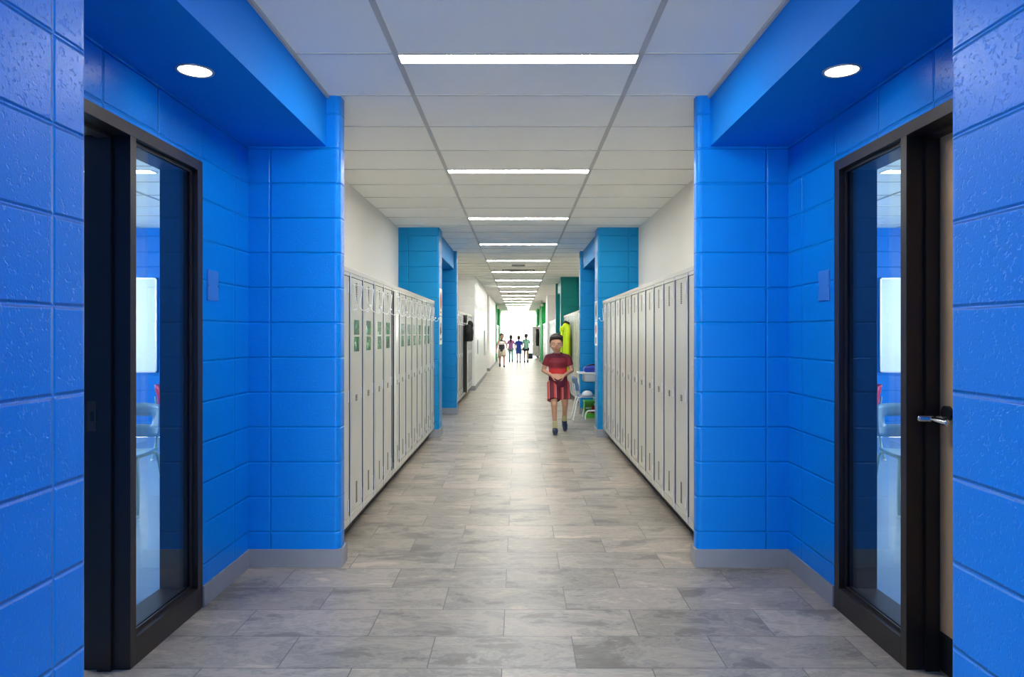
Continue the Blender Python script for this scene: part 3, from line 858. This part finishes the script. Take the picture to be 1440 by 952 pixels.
for i, (dx, dy, c) in enumerate(((-.095, -.055, (200, 50, 40)), (.095, -.055, (215, 90, 40)), (.0, .062, (170, 30, 50)), (0, -.05, (210, 60, 40)))):
    tt = thing('play_ball', ('%s play ball inside the lime green crate' % ['red', 'orange', 'dark red', 'small scarlet'][i]), 'ball', (1.24+dx, 11.36+dy, .012+.055+(.075 if i == 3 else 0)))
    bm = bmesh.new(); ell(bm, (0, 0, 0), .055, .055, .055)
    bmesh.ops.translate(bm, verts=bm.verts, vec=(0, 0, 0)); obj('ball_shell', bm, simple('ball_rubber', srgb(*c), .4), tt, smooth=True)

# ------------------------------------------------------------------ coats
def coat(name, label, cat, mat, loc, rz, L=.62, w=.2, hood=True, stripe=None):
    t = thing(name, label, cat, loc, rz)       # origin = hanging point, faces -y
    bm = bmesh.new()
    loft(bm, [((0, 0, -L), w, .075), ((0, -.005, -L*.75), w*.98, .085), ((0, -.005, -L*.45), w*.9, .085), ((0, 0, -L*.2), w*.8, .075), ((0, .01, -.06), w*.45, .055), ((0, .02, -.01), w*.2, .04)])
    for s in (-1, 1):
        cap(bm, (s*w*.75, 0, -.12), (s*w*1.15, -.01, -L*.55), .055, .05); cap(bm, (s*w*1.15, -.01, -L*.55), (s*w*1.08, -.02, -L*.85), .05, .04)
        for k in range(3):
            cap(bm, (s*w*(.2+.25*k), -.07, -L*.9), (s*w*(.15+.2*k), -.065, -L*.35), .02, .008)
    if hood: ell(bm, (0, -.03, -.07), .085, .07, .09)
    soft('coat_body', bm, mat, t, .012, 3)
    bm = bmesh.new(); tube(bm, [(0, -.08, -.12), (0, -.095, -L*.5), (0, -.085, -L+.02)], .006, 6); obj('zip', bm, m_black, t)
    bm = bmesh.new(); tube(bm, smooth_path([(0, .02, -.02), (.01, .03, .01), (0, .045, .03)], 4), .004, 6); obj('hanging_loop', bm, m_black, t)
    return t
m_lime = simple('lime_cloth', srgb(196, 226, 20), .7, 0, .12, 9, .4, 30)
m_blackcloth = simple('black_cloth', srgb(22, 22, 26), .8, 0, .2, 12, .4, 40)
coat('lime_jacket', 'lime yellow jacket hanging lower in front of the lockers, nearer one', 'jacket', m_lime, (1.01, 14.5, 1.56), -PI/2, .98, .20)
coat('black_coat', 'black coat hanging between the two lime jackets', 'coat', m_blackcloth, (1.05, 15.05, 1.62), -PI/2, 1.02, .14)
coat('lime_jacket', 'lime yellow jacket farther along, hanging above the boy\'s head', 'jacket', m_lime, (1.04, 15.9, 1.52), -PI/2, .7, .18)
coat('black_coat', 'black coat bulging from the ajar locker opposite the lime jackets', 'coat', m_blackcloth, (-1.0, 13.98, 1.60), PI/2, .40, .13)
coat('black_coat', 'distant black coat hung on the swung-open beige locker door', 'coat', m_blackcloth, (1.02, 36.9, 1.60), -PI/2, .9, .16)
bp_ = thing('backpack', 'dark school bag left on the floor near the end window', 'bag', (.60, 36.9, 0))
bm = bmesh.new(); bx(bm, -.16, .16, -.1, .1, .02, .32, bev=.06); ell(bm, (0, -.1, .12), .12, .06, .09); soft('bag_body', bm, simple('navy_bag', srgb(40, 48, 80), .7), bp_, .012)
bm = bmesh.new(); tube(bm, smooth_path([(-.05, 0, .31), (-.03, 0, .36), (.03, 0, .36), (.05, 0, .31)], 4), .01, 8); obj('strap', bm, m_black, bp_, smooth=True)

# ------------------------------------------------------------------ people
m_skin = simple('skin', srgb(198, 150, 124), .5, 0, .03, 30)
m_skin2 = simple('skin_tan', srgb(176, 128, 102), .5, 0, .03, 30)
m_hair_d = simple('dark_hair', srgb(44, 32, 28), .6, 0, .25, 60, .5, 90)
m_hair_b = simple('brown_hair', srgb(72, 54, 44), .6, 0, .25, 60, .5, 90)
m_eye = simple('eye_white', srgb(232, 228, 224), .3)
m_iris = simple('eye_dark', srgb(40, 26, 20), .2)
m_lip = simple('lips', srgb(168, 92, 84), .5)

def shirt_stripes(name, bands, base, zmul=1, axis=2, rough=.75):
    m, nt, b = newmat(name); b.inputs['Roughness'].default_value = rough
    tc = nt.nodes.new('ShaderNodeTexCoord'); sp = nt.nodes.new('ShaderNodeSeparateXYZ'); nt.links.new(tc.outputs['Object'], sp.inputs[0])
    cr = nt.nodes.new('ShaderNodeValToRGB'); cr.color_ramp.interpolation = 'CONSTANT' if axis == 0 else 'LINEAR'
    v = sp.outputs[axis]
    if axis == 0: v = M_(nt, 'FRACT', M_(nt, 'MULTIPLY', M_(nt, 'ADD', v, 1.0), zmul))
    nt.links.new(v, cr.inputs['Fac'])
    e = cr.color_ramp.elements; e[0].position = 0; e[0].color = srgb(*base); e[1].position = .999; e[1].color = srgb(*base)
    for p, c in bands:
        q = e.new(p); q.color = srgb(*c)
    n = nt.nodes.new('ShaderNodeTexNoise'); n.inputs['Scale'].default_value = 14; nt.links.new(tc.outputs['Object'], n.inputs['Vector'])
    bp = nt.nodes.new('ShaderNodeBump'); bp.inputs['Strength'].default_value = .4; bp.inputs['Distance'].default_value = .01
    nt.links.new(n.outputs['Fac'], bp.inputs['Height']); nt.links.new(bp.outputs['Normal'], b.inputs['Normal'])
    nt.links.new(cr.outputs['Color'], b.inputs['Base Color'])
    return m

def hand(bm, wrist, dirn, palm_n, thumb_side, L=.135, curl=.5):
    """wrist position, direction of hand, palm normal, thumb side vector"""
    w = Vector(wrist); d = Vector(dirn).normalized(); pn = Vector(palm_n).normalized()
    ts = d.cross(pn).normalized()*thumb_side
    kn = w+d*L*.48
    # palm
    for k in (-.5, -.17, .17, .5):
        cap(bm, w+ts*k*L*.22, kn+ts*k*L*.42, L*.085, L*.08, seg=8)
    lens = (.44, .50, .46, .36)
    for i, k in enumerate((.55, .19, -.17, -.52)):
        p = kn+ts*k*L*.46
        l = L*lens[i]; dd = d
        for j in range(3):
            ang = curl*(.7+.35*j)
            dd = (dd*math.cos(ang)+pn*math.sin(ang)).normalized()
            q = p+dd*l*(.45, .32, .23)[j]
            cap(bm, p, q, L*(.062-.006*j), L*(.056-.006*j), seg=8); p = q
    # thumb
    p = w+d*L*.14+ts*L*.2
    t1 = (d*.62+ts*.66+pn*.4).normalized(); q = p+t1*L*.28
    cap(bm, p, q, L*.085, L*.07, seg=8)
    t2 = (d*.9+ts*.15+pn*.4).normalized(); cap(bm, q, q+t2*L*.22, L*.066, L*.054, seg=8)

def person(label, loc, rz, H, J, skin, hairm, hair, shirt, shirt_m, bottom, bottom_m, shoe_m, sock_m=None, voxel=.009, sleeveless=False, leggings=None, straps=None):
    """H height; J joint dict in units of a 1.30 m child facing -y"""
    t = thing('person', label, 'person', loc, rz, 'children in the corridor')
    S = H/1.30
    V = lambda k: Vector(J[k])
    h = V('head'); n = V('neck'); c = V('chest'); p = V('pelvis')
    Rh = J.get('headrot', Matrix())
    if not isinstance(Rh, Matrix): Rh = Matrix()
    bm = bmesh.new()
    HS = 1.13
    hp = lambda x, y, z: h+(Rh.to_3x3() @ Vector((x*HS, y*HS, z*HS)))
    def eh(bm, c, a, b_, c_, **k): return ell(bm, c, a*HS, b_*HS, c_*HS, **k)
    # head
    eh(bm, hp(0, .008, .022), .070, .084, .082, u=24, v=16)
    eh(bm, hp(0, -.020, -.030), .057, .058, .060, u=20, v=14)
    eh(bm, hp(0, -.048, -.078), .024, .020, .015)                 # chin
    for s in (-1, 1):
        eh(bm, hp(s*.034, -.050, -.028), .026, .020, .026)        # cheek
        eh(bm, hp(s*.071, .010, -.010), .009, .018, .026)         # ear
        eh(bm, hp(s*.028, -.066, .022), .022, .012, .009)         # brow ridge
    cap(bm, hp(0, -.074, .004), hp(0, -.082, -.022), .007, .010, seg=8)   # nose
    cap(bm, hp(-.009, -.076, -.027), hp(.009, -.076, -.027), .006, .006, seg=8)
    eh(bm, hp(0, -.070, -.050), .020, .008, .010)
    # neck + torso
    cap(bm, n, h+Vector((0, .012, -.07)), .040, .038)
    sh = (V('shL')+V('shR'))/2
    loft(bm, [(p+Vector((0, 0, -.05)), .090, .070), (p, .112, .082), (p+(c-p)*.45, .100, .070), (c, .112, .076), (sh+Vector((0, 0, -.012)), .104, .056), (n+Vector((0, 0, -.012)), .05, .045)])
    for s, q in ((1, 'L'), (-1, 'R')):
        cap(bm, V('sh'+q), V('el'+q), .038, .029); cap(bm, V('el'+q), V('wr'+q), .029, .020)
        cap(bm, n+Vector((0, 0, -.03)), V('sh'+q)+Vector((0, 0, -.006)), .028, .030)
        hand(bm, V('wr'+q), J['hd'+q][0], J['hd'+q][1], J['hd'+q][2], .125, J['hd'+q][3])
        cap(bm, V('hip'+q), V('kn'+q), .066, .044)
        kn, an = V('kn'+q), V('an'+q)
        cap(bm, kn, an, .041, .026)
        mid = kn.lerp(an, .32); back = (V('hl'+q)-V('to'+q)).normalized()
        ell(bm, mid+back*.014, .036, .038, .07)
        cap(bm, V('hl'+q), V('to'+q), .028, .024)
        cap(bm, an, V('hl'+q), .026, .028)
    body = soft('body', bm, skin, t, voxel, 3)
    # eyes, mouth
    for s in (-1, 1):
        bm = bmesh.new(); eh(bm, hp(s*.029, -.0695, .004), .0100, .0078, .0050)
        e_ = obj('eye', bm, m_eye, body, smooth=True)
        bm = bmesh.new(); eh(bm, hp(s*.029, -.0762, .004), .0050, .0024, .0050); obj('iris', bm, m_iris, e_, smooth=True)
        bm = bmesh.new(); tube(bm, smooth_path([hp(s*.014, -.078, .022), hp(s*.029, -.078, .027), hp(s*.045, -.069, .021)], 4), .0028, 6); obj('eyebrow', bm, hairm, body, smooth=True)
    bm = bmesh.new(); eh(bm, hp(0, -.0755, -.049), .017, .005, .0028); eh(bm, hp(0, -.0750, -.054), .014, .005, .0035); obj('mouth', bm, m_lip, body, smooth=True)
    # hair
    bm = bmesh.new()
    eh(bm, hp(0, .022, .046), .080, .086, .074, u=20, v=14); eh(bm, hp(0, .052, .008), .072, .050, .070)
    eh(bm, hp(0, -.038, .080), .060, .042, .026)
    random.seed(int(H*1000)+len(label))
    for k in range(34):
        a = random.uniform(0, 2*PI); b_ = random.uniform(.25, 1.3)
        dx, dy, dz = math.cos(a)*math.cos(b_), math.sin(a)*math.cos(b_), math.sin(b_)
        if dy < -.35 and dz < .72: continue
        q0 = hp(dx*.074, .02+dy*.078, .046+dz*.068); q1 = hp(dx*.080+random.uniform(-.008, .008), .02+dy*.088, .048+dz*.077)
        cap(bm, q0, q1, .013, .006, seg=6)
    for s in (-1, 1): cap(bm, hp(s*.069, -.012, .04), hp(s*.071, -.012, .004), .013, .006, seg=6)
    if hair == 'long':
        cap(bm, hp(0, .06, .03), hp(0, .075, -.10), .055, .052); cap(bm, hp(0, .075, -.10), hp(0, .075, -.22), .05, .022)
        for s in (-1, 1): cap(bm, hp(s*.062, .02, .02), hp(s*.066, .035, -.12), .022, .014)
    if hair == 'tail':
        cap(bm, hp(0, .075, .05), hp(0, .115, .03), .022, .026); cap(bm, hp(0, .115, .03), hp(0, .11, -.12), .028, .024); cap(bm, hp(0, .11, -.12), hp(0, .10, -.22), .024, .008)
    soft('hair', bm, hairm, t, .007 if voxel < .008 else .009, 2)
    # shirt
    bm = bmesh.new(); z_hem = shirt
    pp = p+Vector((0, 0, 0))
    loft(bm, [(Vector((p.x, p.y, z_hem)), .132, .098), (Vector((p.x, p.y, z_hem+.05)), .128, .096), (p+(c-p)*.5, .120, .086), (c, .124, .088), (sh+Vector((0, 0, -.008)), .108, .064), (n+Vector((0, 0, -.010)), .060, .054)], 28)
    for s, q in ((1, 'L'), (-1, 'R')):
        if sleeveless:
            cap(bm, n+Vector((s*.03, 0, -.03)), V('sh'+q)+Vector((-s*.035, 0, .008)), .030, .028)
        else:
            m_ = V('sh'+q).lerp(V('el'+q), .62)
            cap(bm, n+Vector((0, .004, -.034)), V('sh'+q), .046, .043)
            pts = [V('sh'+q), V('sh'+q).lerp(m_, .5), m_]
            tube(bm, [V('sh'+q)+(V('sh'+q)-m_).normalized()*.02]+pts, [.028, .042, .046, .049], 14)
    random.seed(3)
    for k in range(5):
        a = -PI/2+random.uniform(-1.1, 1.1); x0 = .118*math.cos(a); y0 = .085*math.sin(a)
        cap(bm, Vector((p.x+x0, p.y+y0, z_hem+.03)), Vector((p.x+x0*.8, p.y+y0, z_hem+.16)), .014, .005, seg=6)
    soft('shirt', bm, shirt_m, t, voxel, 2)
    if not sleeveless:
        bm = bmesh.new(); pts = [n+Vector((.054*math.cos(a), .048*math.sin(a), -.006+.010*math.sin(a))) for a in [2*PI*k/20 for k in range(20)]]
        tube(bm, pts, .008, 6, closed=True); obj('collar', bm, shirt_m, t, smooth=True)
    # bottoms
    bm = bmesh.new()
    loft(bm, [(p+Vector((0, 0, -.10)), .105, .082), (p+Vector((0, 0, -.03)), .126, .094), (p+Vector((0, 0, .05)), .116, .086)], 24)
    for q in 'LR':
        a, b_ = V('hip'+q), V('kn'+q)
        e_ = a.lerp(b_, bottom); d_ = (b_-a).normalized()
        tube(bm, [a-d_*.03, a, a.lerp(e_, .5), e_], [.06, .082, .084, .088 if bottom > .6 else .08], 18)
    soft('shorts', bm, bottom_m, t, voxel, 2)
    if leggings:
        bm = bmesh.new()
        for q in 'LR':
            cap(bm, V('hip'+q), V('kn'+q), .073, .050); cap(bm, V('kn'+q), V('an'+q), .048, .033)
            ell(bm, V('kn'+q).lerp(V('an'+q), .32)+Vector((0, .012, 0)), .043, .044, .075)
        soft('leggings', bm, leggings, t, voxel, 2)
    for q in 'LR':
        hl, to, an = V('hl'+q), V('to'+q), V('an'+q)
        bm = bmesh.new()
        cap(bm, hl, hl.lerp(to, .55), .037, .036); cap(bm, hl.lerp(to, .55), to, .039, .032); cap(bm, hl.lerp(to, .15)+Vector((0, 0, .015)), an.lerp(hl, .5), .034, .034)
        sh_ = soft('shoe', bm, shoe_m, t, min(voxel, .008), 2)
        up = Vector((0, 0, 1)); f = (to-hl).normalized(); dn = -(up-f*up.dot(f)).normalized()
        bm = bmesh.new(); cap(bm, hl+dn*.024, to+dn*.020, .033, .029); obj('sole', bm, m_sole, sh_, smooth=True)
        if sock_m:
            bm = bmesh.new(); k0 = an.lerp(V('kn'+q), .22); cap(bm, an+Vector((0, 0, -.01)), k0, .034, .037); soft('sock', bm, sock_m, t, min(voxel, .008), 2)
    t.scale = (S, S, S)
    return t
m_sole = simple('shoe_sole', srgb(70, 72, 80), .6)

# walking pose template (facing -y), 1.30 m tall.  L = +x side of the body here
def walk(step=.16, sw=.10, armout=.0, lift=.0, hands='down', lean=0):
    J = dict(head=(0, -.012-lean, 1.168), neck=(0, .012-lean*.6, 1.055), chest=(0, .0-lean*.4, .93), pelvis=(0, 0, .70))
    for q, s, ph in (('L', 1, 1), ('R', -1, -1)):
        J['sh'+q] = (s*.122, .012-lean*.5, 1.000)
        J['el'+q] = (s*(.165+armout*.5), .03+ph*sw*.5, .80)
        J['wr'+q] = (s*(.180+armout), -.03+ph*sw*1.4, .615)
        J['hd'+q] = ((s*.05, -.15+ph*.1, -1), (-s, 0, 0), 1 if s < 0 else -1, .35)
        J['hip'+q] = (s*.065, 0, .66)
        if ph > 0:   # forward leg
            J['kn'+q] = (s*.068, -step*.75, .375); J['an'+q] = (s*.068, -step*.95, .085+lift)
            J['hl'+q] = (s*.068, -step*.80, .042+lift); J['to'+q] = (s*.074, -step*.80-.135, .040+lift*1.6)
        else:        # rear leg, heel raised
            J['kn'+q] = (s*.068, step*.18, .37); J['an'+q] = (s*.068, step*1.05, .125)
            J['hl'+q] = (s*.068, step*1.15, .088); J['to'+q] = (s*.072, step*1.15-.115, .038)
    return J
def mirror(J):
    K = {}
    for k, v in J.items():
        k2 = k[:-1]+{'L': 'R', 'R': 'L'}[k[-1]] if k[-1] in 'LR' and k[:-1] in ('sh', 'el', 'wr', 'hd', 'hip', 'kn', 'an', 'hl', 'to') else k
        if k2[:2] == 'hd' and len(v) == 4: K[k2] = ((-v[0][0],)+tuple(v[0][1:]), (-v[1][0],)+tuple(v[1][1:]), -v[2], v[3])
        elif isinstance(v, tuple): K[k2] = (-v[0],)+tuple(v[1:])
        else: K[k2] = v
    return K

# the boy running towards us, hands together at the waist
J = walk(.17)
J = mirror(J)            # forward leg = viewer's left (R side, -x)
J['head'] = (-.026, -.048, 1.178); J['neck'] = (-.008, -.015, 1.06); J['chest'] = (-.004, -.008, .93)
J['headrot'] = Matrix.Rotation(math.radians(8), 4, 'X') @ Matrix.Rotation(math.radians(-6), 4, 'Z')
for q, s in (('L', 1), ('R', -1)):
    J['sh'+q] = (s*.126-.006, 0, .998)
    J['el'+q] = (s*.188-.006, .005, .825)
    J['wr'+q] = (s*.078-.010, -.150, .765)
J['hdL'] = ((-.75, -.35, -.12), (-.1, .9, -.3), 1, .55)
J['hdR'] = ((.75, -.35, -.12), (.1, .9, -.3), -1, .55)
# rear leg lifted in the run, trailing out to the viewer's right
J['knR'] = (-.060, -.14, .385); J['anR'] = (-.045, -.12, .090); J['hlR'] = (-.045, -.10, .050); J['toR'] = (-.050, -.235, .040)
J['hipL'] = (.068, .01, .66); J['knL'] = (.090, -.02, .385); J['anL'] = (.095, .16, .16); J['hlL'] = (.096, .19, .130); J['toL'] = (.100, .085, .045)
m_boyshirt = shirt_stripes('maroon_shirt', [(.62, (92, 18, 48)), (.735, (98, 20, 46)), (.765, (205, 48, 48)), (.84, (200, 50, 52)), (.87, (112, 20, 36)), (.99, (122, 22, 42))], (92, 18, 48))
m_boyshorts = shirt_stripes('striped_shorts', [(.34, (214, 74, 64)), (.62, (214, 170, 170)), (.70, (104, 26, 44))], (104, 26, 44), 11, 0)
m_navyshoe = simple('navy_shoe', srgb(34, 44, 78), .6)
m_sock = simple('pale_sock', srgb(196, 188, 140), .8)
person('boy in maroon shirt and striped shorts running towards the viewer, hands together', (.545, 9.58, 0), 0, 1.345, J, m_skin, m_hair_d, 'short', .605, m_boyshirt, .80, m_boyshorts, m_navyshoe, m_sock, voxel=.0058)

m_tank = shirt_stripes('tank_top', [(.60, (52, 54, 62)), (.86, (54, 56, 64)), (.865, (225, 222, 218)), (.99, (228, 225, 220))], (52, 54, 62))
m_khaki = simple('khaki_shorts', srgb(190, 180, 160), .8)
m_darkshoe = simple('dark_shoe', srgb(38, 46, 62), .6)
m_pink = simple('pink_shirt', srgb(206, 120, 190), .8); m_aqua = simple('aqua_leggings', srgb(110, 180, 170), .8)
m_blues = simple('blue_shirt', srgb(40, 62, 160), .8); m_bshort = simple('blue_shorts', srgb(50, 90, 170), .8)
m_mint = simple('mint_shirt', srgb(160, 214, 196), .8); m_navys = simple('navy_shorts', srgb(36, 40, 70), .8)
person('boy in grey and white tank top and khaki shorts walking towards the viewer', (-.67, 28.4, 0), math.radians(6), 1.37, walk(.17, .06, .05), m_skin2, m_hair_d, 'short', .60, m_tank, .82, m_khaki, m_darkshoe, None, voxel=.010, sleeveless=True)
person('girl with long dark hair in pink shirt and aqua leggings walking away', (-.36, 33.4, 0), PI, 1.30, walk(.10, .05, .06), m_skin, m_hair_d, 'long', .60, m_pink, .3, m_aqua, m_darkshoe, None, voxel=.010, leggings=m_aqua)
person('boy in blue shirt and blue shorts walking away between two girls', (.015, 32.3, 0), PI, 1.27, mirror(walk(.09, .04, .0)), m_skin, m_hair_b, 'short', .60, m_blues, .75, m_bshort, m_darkshoe, None, voxel=.010)
person('girl with ponytail in mint shirt and navy shorts walking away', (.36, 32.5, 0), PI, 1.36, walk(.15, .03, .0), m_skin, m_hair_b, 'tail', .62, m_mint, .45, m_navys, m_darkshoe, None, voxel=.010)

# ------------------------------------------------------------------ light from outside
world = bpy.data.worlds.new('World'); scene.world = world; world.use_nodes = True
bg = world.node_tree.nodes['Background']; bg.inputs['Color'].default_value = (.98, 1, .96, 1); bg.inputs['Strength'].default_value = 17.0
def daylight(name, loc, rot, sx, sy, power, col):
    l = bpy.data.lights.new(name, 'AREA'); l.shape = 'RECTANGLE'; l.size = sx; l.size_y = sy; l.energy = power; l.color = col
    l.cycles.is_portal = True
    o = bpy.data.objects.new(name, l); COL.objects.link(o); o.location = loc; o.rotation_euler = rot; return o
daylight('window_daylight', (-7.6, 5.72, 1.7), (0, -PI/2, 0), 1.58, 3.04, 190, (.70, .86, 1))
daylight('window_daylight', (7.6, 5.72, 1.7), (0, PI/2, 0), 1.58, 3.04, 190, (.70, .86, 1))
daylight('window_daylight', (0, END-.01, 1.375), (-PI/2, 0, 0), 3.5, 2.74, 260, (.96, .98, 1))
daylight('window_daylight', (0, BACK-.03, 1.2), (PI/2, 0, 0), 2.8, 2.4, 260, (.96, .98, 1))  # portal of the window added behind the camera

# ------------------------------------------------------------------ camera
cam = bpy.data.cameras.new('camera'); co = bpy.data.objects.new('camera', cam); COL.objects.link(co)
co.location = (0, 0, 1.36); co.rotation_euler = (PI/2, 0, 0)
cam.sensor_width = 36; cam.lens = 980/1440*36
cam.shift_x = -9/1440; cam.shift_y = -7/1440
cam.clip_end = 300; cam.clip_start = .05
scene.camera = co
scene.view_settings.view_transform = 'Standard'; scene.view_settings.look = 'None'
scene.view_settings.exposure = 0.55; scene.view_settings.gamma = 1; scene.view_settings.use_curve_mapping = False
